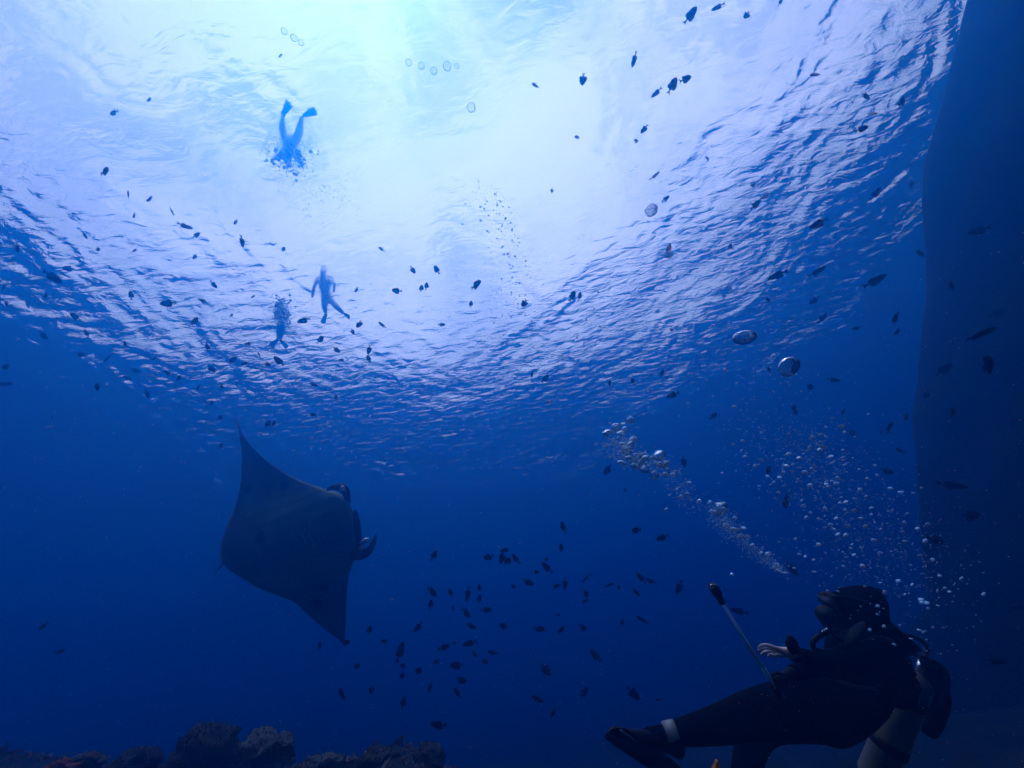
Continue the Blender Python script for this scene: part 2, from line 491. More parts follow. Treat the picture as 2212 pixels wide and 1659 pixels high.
def spline(pts, n=12):
    P = [Vector(p) for p in pts]
    P = [P[0] * 2 - P[1]] + P + [P[-1] * 2 - P[-2]]
    res = []
    for i in range(1, len(P) - 2):
        for k in range(n):
            t = k / n
            a, b, c, d = P[i - 1], P[i], P[i + 1], P[i + 2]
            res.append(.5 * ((2 * b) + (c - a) * t + (2 * a - 5 * b + 4 * c - d) * t * t + (3 * b - a - 3 * c + d) * t ** 3))
    res.append(P[-2])
    return res

def tube(name, pts, rad, n=10, seg=10, mat=None, parent=None, cap=True):
    C = spline(pts, seg) if len(pts) > 2 else [Vector(p) for p in pts]
    R = rad if callable(rad) else (lambda t: rad)
    V, Fc = [], []
    up = None
    for i, c in enumerate(C):
        t = (C[min(i + 1, len(C) - 1)] - C[max(i - 1, 0)]).normalized()
        if up is None: up = t.orthogonal().normalized()
        up = (up - t * up.dot(t)).normalized(); sd_ = t.cross(up)
        r = R(i / (len(C) - 1))
        for k in range(n):
            a = 2 * math.pi * k / n
            V.append(c + (up * math.cos(a) + sd_ * math.sin(a)) * r)
    for i in range(len(C) - 1):
        for k in range(n):
            Fc.append((i * n + k, i * n + (k + 1) % n, (i + 1) * n + (k + 1) % n, (i + 1) * n + k))
    if cap:
        Fc.append(tuple(reversed(range(n)))); Fc.append(tuple((len(C) - 1) * n + k for k in range(n)))
    me = from_arrays(name, V, Fc)
    return link(name, me, mat, parent)

def blob(name, loc, size, mat, parent=None, rot=None, sub=3, seed=0, rough=0.0):
    bm = bmesh.new(); bmesh.ops.create_icosphere(bm, subdivisions=sub, radius=1)
    for v in bm.verts:
        k = 1 + rough * noise.noise(v.co * 1.8 + Vector((seed, 0, 0)))
        v.co = Vector((v.co.x * size[0], v.co.y * size[1], v.co.z * size[2])) * k
    if rot is not None: bmesh.ops.transform(bm, matrix=rot.to_4x4(), verts=bm.verts)
    bmesh.ops.translate(bm, vec=Vector(loc), verts=bm.verts)
    me = bpy.data.meshes.new(name); bm.to_mesh(me); bm.free()
    me.polygons.foreach_set('use_smooth', [True] * len(me.polygons))
    return link(name, me, mat, parent)

def plate(name, pts, thick, nrm, mat, parent=None, bevel=.004):
    """A flat plate with the outline PTS (world points), given THICKNESS along NRM, edges bevelled."""
    bm = bmesh.new()
    lo = [bm.verts.new(p - nrm * thick / 2) for p in pts]; hi = [bm.verts.new(p + nrm * thick / 2) for p in pts]
    bm.faces.new(lo); bm.faces.new(list(reversed(hi)))
    n = len(pts)
    for i in range(n): bm.faces.new((lo[i], hi[i], hi[(i + 1) % n], lo[(i + 1) % n]))
    bmesh.ops.recalc_face_normals(bm, faces=bm.faces)
    if bevel: bmesh.ops.bevel(bm, geom=list(bm.edges), offset=bevel, segments=2, affect='EDGES')
    me = bpy.data.meshes.new(name); bm.to_mesh(me); bm.free()
    return link(name, me, mat, parent)
IMG_N = CR @ Vector((0, 0, 1))     # towards the camera
IMG_X = CR @ Vector((1, 0, 0))
IMG_Y = CR @ Vector((0, 1, 0))

# ------------------------------------------------------------------ manta ray
def rootempty(name, loc):
    o = bpy.data.objects.new(name, None); col.objects.link(o); o.location = loc
    o.empty_display_size = .1
    return o
def reparent(root):
    """children were built in world space: keep them there under a root that stands at the thing's base"""
    bpy.context.view_layer.update()
    for c in root.children:
        c.matrix_parent_inverse = root.matrix_world.inverted()

LE = [(513, 906), (519, 925), (530, 947), (560, 981), (600, 1012), (640, 1034), (676, 1047), (706, 1057), (738, 1068), (760, 1098), (771, 1130), (777, 1163), (776, 1192), (764, 1214), (754, 1240), (749, 1275), (748, 1315), (747, 1350), (743, 1388)]
TE = [(512, 907), (516, 930), (519, 955), (522, 995), (520, 1040), (513, 1078), (502, 1108), (489, 1137), (479, 1166), (476, 1192), (480, 1213), (492, 1230), (522, 1250), (560, 1272), (600, 1287), (637, 1302), (668, 1330), (700, 1358), (742, 1389)]
def resample(P, n):
    C = spline([Vector((p[0], p[1], 0)) for p in P], 8)
    return [C[min(int(round(k / (n - 1) * (len(C) - 1))), len(C) - 1)] for k in range(n)]
NS, NC = 91, 24
L, T = resample(LE, NS), resample(TE, NS)
def manta_depth(s, c):
    return 5.9 - 1.0 * (s - .5) + .55 * (2 * s - 1) ** 2 - .25 * (c - .5)
V, Fc, matid = [], [], []
for side in (0, 1):                       # 0 belly (towards the camera), 1 back
    for i in range(NS):
        s = i / (NS - 1)
        th = .30 * math.exp(-((s - .55) / .17) ** 2) + .012 + .05 * math.sin(math.pi * s)
        for j in range(NC + 1):
            c = j / NC                    # 0 trailing edge, 1 leading edge
            p = T[i].lerp(L[i], c)
            prof = (4 * c * (1 - c)) ** .55 * (0.65 + .6 * c)
            ripple = .03 * math.sin(s * 21 + c * 3) * (1 - c)
            w = at(p.x, p.y, manta_depth(s, c) + ripple)
            w = w + IMG_N * ((.5 if side == 0 else -.8) * th * prof)
            V.append(w)
def vid(side, i, j): return side * NS * (NC + 1) + i * (NC + 1) + j
for i in range(NS - 1):
    for j in range(NC):
        Fc.append((vid(0, i, j), vid(0, i, j + 1), vid(0, i + 1, j + 1), vid(0, i + 1, j))); matid.append(0)
        Fc.append((vid(1, i, j), vid(1, i + 1, j), vid(1, i + 1, j + 1), vid(1, i, j + 1))); matid.append(1)
me = from_arrays('body', V, Fc)
bm = bmesh.new(); bm.from_mesh(me); bmesh.ops.remove_doubles(bm, verts=bm.verts, dist=.0015)
bmesh.ops.recalc_face_normals(bm, faces=bm.faces); bm.to_mesh(me); bm.free()
mc = at(630, 1180, 5.9)
manta = rootempty('manta_ray', mc)
tag(manta, 'huge dark manta ray gliding with wings spread, seen from below', 'manta ray')
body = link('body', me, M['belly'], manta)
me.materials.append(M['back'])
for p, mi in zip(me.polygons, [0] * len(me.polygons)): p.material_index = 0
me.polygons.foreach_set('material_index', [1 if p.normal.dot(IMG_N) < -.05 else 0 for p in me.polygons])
# the two head fins and the eyes beside them
tube('head_fin', [at(752, 1086, 5.86), at(748, 1066, 5.80), at(740, 1054, 5.74), at(722, 1052, 5.72), at(708, 1058, 5.8)],
     lambda t: .042 * math.sin(math.pi * (.15 + .8 * t)) + .015, 12, 8, M['back'], manta)
tube('head_fin', [at(766, 1196, 5.66), at(782, 1197, 5.60), at(796, 1190, 5.55), at(806, 1174, 5.52), at(812, 1155, 5.52)],
     lambda t: .08 * (1 - t) ** .8 + .01, 12, 8, M['back'], manta)
for (px, py, d, sx_) in ((739, 1054, 5.60, .05), (789, 1168, 5.44, .075), (784, 1180, 5.44, .05)):  # white glints on the head fins, added as pale blobs
    blob('fin_glint_patch', at(px, py, d), (sx_, .03, sx_ * .5), M['mantaglint'], manta, rot=Matrix.Rotation(math.radians(30), 3, IMG_N) @ CR, sub=2, rough=.4)
for (px, py, d) in ((742, 1062, 5.66), (783, 1172, 5.5)):
    blob('eye', at(px, py, d), (.045, .045, .03), M['glass'], manta, sub=2)
blob('mouth', at(772, 1140, 5.62), (.05, .26, .05), M['back'], manta, rot=Matrix.Rotation(math.radians(8), 3, IMG_N) @ CR, sub=3)
for k in range(5):                        # gill slits in two rows on the belly
    for sgn in (-1, 1):
        px = 716 - k * 15; py = 1136 + sgn * (30 - k * 3.2) + k * 2.5
        s_ = (py - 906) / 482.0
        a, b_ = at(px - 4, py - sgn * 9, 5.50 + .03 * k), at(px + 5, py + sgn * 9, 5.50 + .03 * k)
        tube('gill_slit', [a, (a + b_) / 2 + IMG_N * .01, b_], .012, 6, 4, M['back'], manta)
tube('tail', [at(486, 1212, 5.95), at(478, 1222, 6.2), at(470, 1231, 6.5), at(461, 1240, 6.9)], lambda t: .02 * (1 - t) + .004, 8, 8, M['back'], manta)
reparent(manta)

# ------------------------------------------------------------------ swimmers at the surface
def swimmer(label, J, E, fins, r=1.0, suit='swim'):
    P = [(on_height(x, y, z), rr * r) for (x, y, z, rr) in J]
    root = rootempty('person', P[0][0])
    tag(root, label, 'person', 'snorkelers floating at the water surface')
    link('body', skin_mesh('body', P, E, 2, 0), M[suit], root)
    for (x0_, y0_, z0_), (x1_, y1_, z1_), w in fins:
        a, b = on_height(x0_, y0_, z0_), on_height(x1_, y1_, z1_)
        ax = (b - a).normalized(); sdv = ax.cross(Vector((.2, .5, 1)).normalized()).normalized(); nn = ax.cross(sdv)
        L_ = max((b - a).length, .3); b = a + ax * L_
        plate('swim_fin', [a - sdv * .045, a + sdv * .045, b + sdv * w, b + ax * .03, b - sdv * w], .015, nn, M['rubber'], root, .003)
    reparent(root)
    return root
ZS = SURF + .17
# pelvis, hips, knees, ankles, chest, neck, head, elbows, wrists
swimmer('snorkeler floating face down with two legs straight and apart, highest of the three swimmers',
    [(627, 306, ZS, .15), (612, 300, ZS, .11), (609, 277, ZS, .075), (609, 258, ZS, .05), (609, 249, ZS - .02, .045),
     (643, 300, ZS, .11), (647, 277, ZS, .075), (650, 259, ZS, .05), (652, 251, ZS - .02, .045),
     (621, 330, ZS, .16), (620, 346, ZS, .07), (621, 358, ZS - .06, .11), (605, 334, ZS, .07), (593, 344, ZS - .1, .045), (584, 350, ZS - .2, .035),
     (640, 332, ZS, .07), (649, 345, ZS - .1, .045), (658, 358, ZS - .2, .035)],
    [(0, 1), (1, 2), (2, 3), (3, 4), (0, 5), (5, 6), (6, 7), (7, 8), (0, 9), (9, 10), (10, 11), (9, 12), (12, 13), (13, 14), (9, 15), (15, 16), (16, 17)],
    [((609, 250, ZS), (613, 243, ZS), .09), ((653, 251, ZS), (664, 247, ZS), .08)])
swimmer('snorkeler with head up and arms hanging, nearest the middle of the surface',
    [(703, 645, ZS, .16), (700, 655, ZS - .1, .12), (701, 664, ZS - .2, .085), (703, 675, ZS - .3, .05), (704, 679, ZS - .35, .045),
     (714, 652, ZS - .1, .11), (727, 663, ZS - .2, .085), (739, 674, ZS - .3, .055), (744, 679, ZS - .35, .05),
     (700, 617, ZS, .19), (697, 599, ZS, .07), (697, 585, ZS, .115), (685, 609, ZS, .08), (677, 625, ZS - .1, .05), (674, 644, ZS - .2, .038),
     (714, 609, ZS, .08), (722, 619, ZS - .1, .05), (721, 633, ZS - .2, .038)],
    [(0, 1), (1, 2), (2, 3), (3, 4), (0, 5), (5, 6), (6, 7), (7, 8), (0, 9), (9, 10), (10, 11), (9, 12), (12, 13), (13, 14), (9, 15), (15, 16), (16, 17)],
    [((704, 678, ZS - .35), (700, 690, ZS - .5), .08), ((744, 679, ZS - .35), (751, 683, ZS - .5), .08)])
swimmer('snorkeler hanging upright with spread fins, lowest of the three swimmers',
    [(608, 697, ZS - .1, .15), (604, 706, ZS - .2, .10), (602, 718, ZS - .3, .075), (601, 730, ZS - .4, .05), (601, 734, ZS - .45, .045),
     (612, 706, ZS - .2, .10), (611, 718, ZS - .3, .075), (606, 730, ZS - .4, .05), (605, 735, ZS - .45, .045),
     (607, 677, ZS, .18), (606, 664, ZS, .07), (606, 655, ZS, .11), (597, 672, ZS, .07), (593, 684, ZS - .1, .045), (595, 697, ZS - .2, .035),
     (617, 672, ZS, .07), (622, 684, ZS - .1, .045), (619, 697, ZS - .2, .035)],
    [(0, 1), (1, 2), (2, 3), (3, 4), (0, 5), (5, 6), (6, 7), (7, 8), (0, 9), (9, 10), (10, 11), (9, 12), (12, 13), (13, 14), (9, 15), (15, 16), (16, 17)],
    [((601, 733, ZS - .45), (590, 743, ZS - .55), .09), ((605, 734, ZS - .45), (615, 745, ZS - .55), .09)])

# ------------------------------------------------------------------ the scuba diver
D = {}
diver = rootempty('person', at(1830, 1560, 2.35))
tag(diver, 'scuba diver in black wetsuit seen side on, legs stretched out, breathing out bubbles', 'person')
J = [  # picture x, y, depth, radius
    (1836, 1526, 2.36, .205),   # 0 pelvis
    (1862, 1474, 2.36, .190),   # 1 waist
    (1880, 1418, 2.33, .235),   # 2 chest
    (1876, 1372, 2.30, .180),   # 3 shoulders
    (1856, 1338, 2.27, .100),   # 4 neck
    (1838, 1306, 2.25, .160),   # 5 head low
    (1833, 1277, 2.25, .155),   # 6 head crown
    (1790, 1534, 2.22, .175),   # 7 near hip
    (1715, 1532, 2.15, .155),   # 8 near thigh
    (1634, 1542, 2.10, .120),   # 9 near knee
    (1545, 1568, 2.07, .088),   # 10 near calf
    (1468, 1583, 2.05, .062),   # 11 near ankle
    (1434, 1592, 2.05, .052),   # 12 near foot
    (1386, 1590, 2.05, .040),   # 13 near toes
    (1790, 1545, 2.48, .160),   # 14 far hip
    (1700, 1552, 2.52, .135),   # 15 far thigh
    (1636, 1570, 2.52, .108),   # 16 far knee
    (1618, 1632, 2.52, .100),   # 17 far calf
    (1596, 1700, 2.54, .065),   # 18 far ankle
    (1566, 1728, 2.54, .045),   # 19 far foot
    (1868, 1392, 2.14, .090),   # 20 near shoulder
    (1838, 1428, 2.04, .078),   # 21 near upper arm
    (1800, 1440, 1.98, .062),   # 22 near elbow
    (1755, 1428, 1.94, .050),   # 23 near forearm
    (1718, 1412, 1.92, .036),   # 24 near wrist
    (1848, 1392, 2.44, .085),   # 25 far shoulder
    (1812, 1428, 2.44, .075),   # 26 far upper arm
    (1776, 1446, 2.38, .058),   # 27 far elbow
    (1740, 1446, 2.28, .050),   # 28 far forearm
    (1710, 1454, 2.14, .040),   # 29 far wrist
    (1886, 1322, 2.27, .125),   # 30 back of the hood
]
E = [(0, 1), (1, 2), (2, 3), (3, 4), (4, 5), (5, 6), (0, 7), (7, 8), (8, 9), (9, 10), (10, 11), (11, 12), (12, 13),
     (0, 14), (14, 15), (15, 16), (16, 17), (17, 18), (18, 19), (2, 20), (20, 21), (21, 22), (22, 23), (23, 24),
     (2, 25), (25, 26), (26, 27), (27, 28), (28, 29), (5, 30)]
link('body', skin_mesh('body', [(at(x, y, d), r) for x, y, d, r in J], E, 2, 0), M['suit'], diver)
# hands: palm, four unequal bent fingers and a thumb
def hand(wrist, palm, fingers, mat, rw, name='hand'):
    vs, es = [(wrist, rw), (palm, (rw * 1.05, rw * .75))], [(0, 1)]
    for chain in fingers:
        prev = 1
        for k, (p, r) in enumerate(chain):
            vs.append((p, r)); es.append((prev, len(vs) - 1)); prev = len(vs) - 1
    me = skin_mesh(name, vs, es, 2, 0)
    return link(name, me, mat, diver)
def ch(pts, r0=.0095):
    return [(at(*p), r0 * (1 - .09 * k)) for k, p in enumerate(pts)]
hand(at(1720, 1412, 1.92), at(1692, 1406, 1.915), [
    ch([(1676, 1400, 1.90), (1661, 1394, 1.90), (1648, 1393, 1.905), (1638, 1400, 1.925)]),
    ch([(1675, 1404, 1.92), (1659, 1399, 1.925), (1646, 1400, 1.94), (1638, 1407, 1.955)]),
    ch([(1676, 1408, 1.94), (1661, 1406, 1.95), (1650, 1409, 1.965), (1644, 1415, 1.98)], .009),
    ch([(1679, 1413, 1.955), (1667, 1414, 1.97), (1658, 1418, 1.985)], .0085),
    ch([(1687, 1414, 1.90), (1672, 1417, 1.895), (1660, 1414, 1.90)], .0105)], M['skin'], .028)
hand(at(1712, 1450, 2.15), at(1692, 1466, 2.07), [
    ch([(1680, 1464, 2.00), (1671, 1468, 1.975), (1666, 1476, 1.99), (1670, 1483, 2.02)], .0115),
    ch([(1683, 1471, 2.00), (1674, 1476, 1.975), (1669, 1483, 1.99), (1673, 1490, 2.02)], .0115),
    ch([(1687, 1478, 2.00), (1678, 1483, 1.975), (1673, 1490, 1.99), (1678, 1496, 2.02)], .011),
    ch([(1691, 1484, 2.01), (1683, 1490, 1.985), (1679, 1496, 2.0)], .0105),
    ch([(1684, 1456, 2.05), (1674, 1455, 2.03), (1665, 1460, 2.01)], .012)], M['rubber'], .032)
for c in diver.children:
    if c.name.startswith('hand') and c.data.materials[0] == M['rubber']:
        c['label'] = 'black gloved hand gripping the pole'
    elif c.name.startswith('hand'):
        c['label'] = 'bare pale hand reaching for the pole'
# wrist computer standing up from the near cuff
wc = blob('wrist_gauge', at(1712, 1394, 1.88), (.028, .046, .020), M['rubber'], diver, rot=Matrix.Rotation(math.radians(18), 3, IMG_N) @ CR, sub=3, rough=.2)
tube('sleeve_cuff', [at(1726, 1416, 1.92), at(1714, 1411, 1.918)], .038, 14, 4, M['rubber'], diver)
# mask, regulator and hoses
mk_ = bmesh.new(); bmesh.ops.create_cube(mk_, size=1)
bmesh.ops.bevel(mk_, geom=list(mk_.edges), offset=.22, segments=3, affect='EDGES')
face = (CR @ Vector((-1, -.10, .22))).normalized()
fz = (IMG_Y - face * IMG_Y.dot(face)).normalized(); fx = fz.cross(face)
FM = Matrix((fx, face, fz)).transposed()
for nm, sc, off, mm in (('mask_skirt', (.135, .066, .074), 0, 'rubber'), ('mask_lens', (.112, .02, .054), .031, 'glass')):
    me = bpy.data.meshes.new(nm); mk_.to_mesh(me)
    c = at(1799, 1300, 2.16) + face * off
    me.transform(Matrix.Translation(c) @ FM.to_4x4() @ Matrix.Diagonal((*sc, 1)))
    me.polygons.foreach_set('use_smooth', [True] * len(me.polygons))
    link(nm, me, M[mm], diver)
mk_.free()
tube('mask_strap', [at(1800, 1290, 2.13), at(1830, 1292, 2.115), at(1866, 1300, 2.16), at(1880, 1304, 2.26)], .010, 8, 8, M['rubber'], diver)
blob('nose_pocket', at(1794, 1310, 2.15), (.022, .026, .030), M['rubber'], diver, rot=FM, sub=2)
rg = blob('regulator', at(1784, 1329, 2.12), (.052, .044, .048), M['rubber'], diver, rot=FM, sub=3, rough=.08)
blob('regulator_ring', at(1799, 1338, 2.11), (.012, .012, .009), M['metal'], diver, sub=2)
tube('air_hose', [at(1790, 1340, 2.12), at(1800, 1372, 2.06), at(1845, 1392, 2.02), at(1905, 1378, 2.08), at(1950, 1398, 2.25), at(1982, 1418, 2.38)], .011, 8, 10, M['rubber'], diver)
tube('air_hose', [at(1810, 1362, 2.12), at(1782, 1368, 2.08), at(1758, 1384, 2.06), at(1760, 1402, 2.05), at(1790, 1408, 2.06), at(1822, 1398, 2.1)], .013, 8, 10, M['rubber'], diver)
tube('air_hose', [at(1898, 1352, 2.2), at(1940, 1368, 2.3), at(1984, 1380, 2.4), at(2004, 1400, 2.45), at(1992, 1420, 2.42)], .011, 8, 10, M['rubber'], diver)
for k in range(3):
    a = at(1776 + k * 4.5, 1366 - k * 3.0, 2.06); b_ = at(1779 + k * 4.5, 1364 - k * 3.0, 2.06)
    tube('inflator_button', [a, b_], .0075, 8, 2, M['metal'], diver)
tube('inflator', [at(1772, 1370, 2.07), at(1791, 1357, 2.07)], .013, 10, 2, M['rubber'], diver)
# buoyancy vest round the torso, pale panel on the shoulder
VJ = [(1862, 1502, 2.33, .215), (1890, 1462, 2.33, .225), (1897, 1418, 2.32, .225), (1892, 1372, 2.30, .165), (1920, 1470, 2.36, .10), (1925, 1425, 2.36, .09)]
link('buoyancy_vest', skin_mesh('buoyancy_vest', [(at(x, y, d), r) for x, y, d, r in VJ], [(0, 1), (1, 2), (2, 3), (1, 4), (2, 5)], 2, 0), M['vestm'], diver)
WJ = [(2012, 1462, 2.58, .060), (2026, 1500, 2.60, .075), (2016, 1545, 2.60, .068), (2000, 1590, 2.58, .05), (2014, 1430, 2.56, .045)]
link('vest_bladder', skin_mesh('vest_bladder', [(at(x, y, d), r) for x, y, d, r in WJ], [(0, 1), (1, 2), (2, 3), (0, 4)], 2, 0), M['vestm'], diver)
sp = [at(1866, 1346, 2.12), at(1854, 1362, 2.05), at(1838, 1384, 2.02), at(1822, 1402, 2.02)]
tube('shoulder_strap', sp, lambda t: .024 * math.sin(math.pi * (.08 + .84 * t)) + .004, 10, 8, M['panel'], diver)
tube('waist_strap', [at(1800, 1470, 2.2), at(1840, 1486, 2.15), at(1892, 1492, 2.16), at(1935, 1488, 2.24)], .018, 8, 8, M['rubber'], diver)
# tank
A, B = at(1984, 1452, 2.44), at(1886, 1690, 2.42)
ax = (B - A).normalized()
def tank_r(t):
    return .088 * math.sin(min(1, t / .10) * math.pi / 2) ** .6 if t < .10 else (.088 if t < .95 else .088 * (1 - (t - .95) / .05 * .25))
N = 60
tk = tube('tank', [A + (B - A) * (k / N) for k in range(N + 1)], tank_r, 32, 1, M['tank'], diver)
for f in (.20, .62):
    tube('tank_band', [A + (B - A) * f, A + (B - A) * (f + .075)], .0935, 32, 2, M['rubber'], diver)
tube('tank_valve', [A - ax * .005, A - ax * .07], .022, 12, 2, M['metal'], diver)
va = A - ax * .055
tube('valve_knob', [va + IMG_X * .03, va + IMG_X * .085], .020, 12, 2, M['rubber'], diver)
blob('first_stage', va - ax * .02 + IMG_N * .03, (.038, .034, .050), M['rubber'], diver, sub=3, rough=.1)
tube('air_hose', [va + IMG_N * .03, at(2014, 1428, 2.40), at(2044, 1452, 2.44), at(2046, 1490, 2.5), at(2030, 1530, 2.55)], .012, 8, 10, M['rubber'], diver)
# fins
def fin(pts, depth, heel, toe):
    P = [at(x, y, d) for x, y, d in pts]
    nn = (P[1] - P[0]).cross(P[3] - P[0]).normalized()
    return plate('fin_blade', P, .014, nn, M['fin'], diver, .004)
fb = fin([(1306, 1594, 1.98), (1312, 1580, 1.98), (1324, 1570, 1.98), (1352, 1572, 2.00), (1408, 1606, 2.02), (1484, 1668, 2.05), (1500, 1700, 2.06), (1440, 1700, 2.04), (1392, 1654, 2.02), (1330, 1612, 1.99)], 2, None, None)
for (a, b_) in (((1321, 1592, 1.97), (1462, 1698, 2.03)), ((1340, 1579, 1.975), (1494, 1694, 2.04))):
    tube('fin_rib', [at(*a), at(*b_)], .010, 8, 2, M['fin'], diver)
tube('foot_pocket', [at(1466, 1612, 2.05), at(1440, 1604, 2.04), at(1400, 1596, 2.03), at(1360, 1588, 2.01)], lambda t: .054 - .028 * t, 14, 6, M['rubber'], diver)
tube('heel_strap', [at(1460, 1580, 2.05), at(1436, 1584, 2.05)], lambda t: .052 - .003 * t, 18, 4, M['white'], diver)
fb2 = fin([(1552, 1690, 2.50), (1590, 1684, 2.5), (1640, 1760, 2.5), (1640, 1900, 2.5), (1520, 1900, 2.5), (1528, 1760, 2.5)], 2, None, None)
bm = bmesh.new(); bmesh.ops.create_cone(bm, cap_ends=True, segments=5, radius1=.042, radius2=.008, depth=.09)
me = bpy.data.meshes.new('fin_buckle')
bmesh.ops.transform(bm, matrix=Matrix.Translation(at(1548, 1659, 2.3)) @ CR.to_4x4() @ Matrix.Rotation(math.radians(-90), 4, 'X'), verts=bm.verts)
bm.to_mesh(me); bm.free(); link('fin_buckle', me, M['orange'], diver)
tube('fin_strap', [at(1549, 1675, 2.3), at(1566, 1700, 2.44), at(1590, 1706, 2.46)], .012, 8, 6, M['orange'], diver)
reparent(diver)

# ------------------------------------------------------------------ the selfie pole in the diver's hands
pole = rootempty('camera_pole', at(1674, 1483, 1.985))
tag(pole, 'long pale pole with a small black camera on its tip, held by the diver', 'camera pole')
tube('pole', [at(1676, 1486, 1.985), at(1650, 1445, 1.97)], .0105, 14, 2, M['pole'], pole)
tube('pole', [at(1650, 1445, 1.97), at(1556, 1296, 2.03)], .0082, 14, 2, M['pole'], pole)
tube('grip', [at(1690, 1509, 1.99), at(1675, 1485, 1.985)], .018, 14, 2, M['rubber'], pole)
tube('tip_mount', [at(1560, 1302, 2.03), at(1550, 1282, 2.03)], lambda t: .018 - .004 * t, 12, 2, M['rubber'], pole)
bm = bmesh.new(); bmesh.ops.create_cube(bm, size=1); bmesh.ops.bevel(bm, geom=list(bm.edges), offset=.14, segments=3, affect='EDGES')
bmesh.ops.transform(bm, matrix=Matrix.Translation(at(1545, 1275, 2.03)) @ (Matrix.Rotation(math.radians(28), 3, IMG_N) @ CR).to_4x4() @ Matrix.Diagonal((.042, .064, .045, 1)), verts=bm.verts)
me = bpy.data.meshes.new('camera_housing'); bm.to_mesh(me); bm.free()
hs = link('camera_housing', me, M['rubber'], pole)
blob('camera_lens', at(1541, 1272, 2.005), (.013, .013, .008), M['glass'], hs, sub=2)
blob('shutter_button', at(1538, 1264.5, 2.01), (.011, .006, .006), M['metal'], hs, rot=CR, sub=2)
reparent(pole); reparent(hs)

# ------------------------------------------------------------------ reef fish
def fish_bodies():
    """three shapes of one small deep-bodied reef fish, length 1 along X, height along Z: body, tail fin, back fin, belly fin"""
    out = []
    for kind in range(3):
        deep = (.24, .20, .17)[kind]; thick = (.075, .085, .08)[kind]
        bend = (0.0, .05, -.07)[kind]
        V, Fc = [], []
        st = [(-.34, .16), (-.27, .22), (-.16, .52), (0, .86), (.12, 1.0), (.25, .94), (.37, .70), (.46, .36), (.50, .08)]
        n = 10
        for x, k in st:
            for q in range(n):
                a = 2 * math.pi * q / n
                V.append((x, math.cos(a) * thick * k ** .8 + bend * (x - .2) ** 2 * 2, math.sin(a) * deep * k))
        for i in range(len(st) - 1):
            for q in range(n):
                Fc.append((i * n + q, i * n + (q + 1) % n, (i + 1) * n + (q + 1) % n, (i + 1) * n + q))
        Fc.append(tuple(reversed(range(n)))); Fc.append(tuple((len(st) - 1) * n + q for q in range(n)))
        body = from_arrays('reef_fish', V, Fc)
        def finm(nm, pts, yb=0.0):
            V2, F2 = [], []
            m_ = len(pts)
            for sgn in (-1, 1):
                for (x, z, t) in pts:
                    V2.append((x, sgn * t + bend * (x - .2) ** 2 * 2, z))
            F2 = [tuple(range(m_)), tuple(reversed(range(m_, 2 * m_)))] + [(i, i + m_, (i + 1) % m_ + m_, (i + 1) % m_) for i in range(m_)]
            return from_arrays(nm, V2, F2, False)
        fork = (.13, .17, .15)[kind]
        tail = finm('tail_fin', [(-.31, .03, .012), (-.42, .09, .006), (-.54, fork, .002), (-.47, .04, .004), (-.44, 0, .006), (-.47, -.04, .004), (-.54, -fork, .002), (-.42, -.09, .006), (-.31, -.03, .012)])
        back = finm('back_fin', [(.20, deep * .90, .012), (.08, deep * 1.25, .004), (-.10, deep * 1.3, .003), (-.24, deep * 1.0, .002), (-.20, deep * .35, .010), (0, deep * .80, .012)])
        bell = finm('belly_fin', [(.05, -deep * .90, .012), (-.05, -deep * 1.2, .004), (-.22, -deep * .95, .002), (-.20, -deep * .35, .010), (-.05, -deep * .75, .012)])
        out.append((body, tail, back, bell))
    return out
FISH = fish_bodies()
def tint(me, top):
    """orange rim fringe painted as yellow on the upper side of a mesh copy"""
    c = me.copy()
    c.materials.clear(); c.materials.append(M['fishblue']); c.materials.append(M['fishfringe'])
    zc = max(abs(v.co.z) for v in me.vertices)
    c.polygons.foreach_set('material_index', [1 if (p.center.z > zc * .1) else 0 for p in c.polygons])
    return c
FISH_Y = [(tint(b, 0), t.copy(), k.copy(), l.copy()) for b, t, k, l in FISH]
for b, t, k, l in FISH:
    for me in (b, t, k, l): me.materials.append(M['fishdark'])
for b, t, k, l in FISH_Y:
    t.materials.append(M['fishblue']); k.materials.append(M['fishfringe']); l.materials.append(M['fishblue'])

def parse(txt):
    out = []
    for tok in txt.split():
        f = tok.split(',')
        v = f[2].endswith('v')
        out.append((float(f[0]), float(f[1]), float(f[2].rstrip('v')), 84.0 if v else (float(f[3]) if len(f) > 3 else None)))
    return out
# picture x, y, length (v = nose up or down), optional tilt in degrees
Z1 = parse("606,120,21,-35 322,215,23,-60 246,243,26,8 227,370,34,12 277,421,24,-75 323,429,27,-60 370,455,22,-70 290,465,16,50 399,488,26,-15 424,508,20,35 509,479,17v 523,521,27,70 183,508,16v 212,538,12v 291,541,22,-40 37,534,30,-70 421,554,16,60 613,538,20,-30")
Z2 = parse("1551,15,28,10 1491,33,30,40 1613,32,26,55 1686,4,16,60 1370,128,27,80 1157,184,25,35 1259,171,31,82 1418,200,25,30 1452,185,34,62 1480,171,34,28 1760,162,30,80 1246,297,23v 1392,278,25,50 1374,304,22,70 1870,207,24,-15 1947,222,24v 1884,245,22,-60 1862,278,34,20 1192,412,17v 1414,380,24,35 1438,429,18,30 1528,342,22v 1626,400,15,15 1655,423,23,10 1632,442,22,50 1444,537,30,75 1577,533,20,60 1768,483,36,28 1891,418,26,70 1967,397,16v 824,538,15")
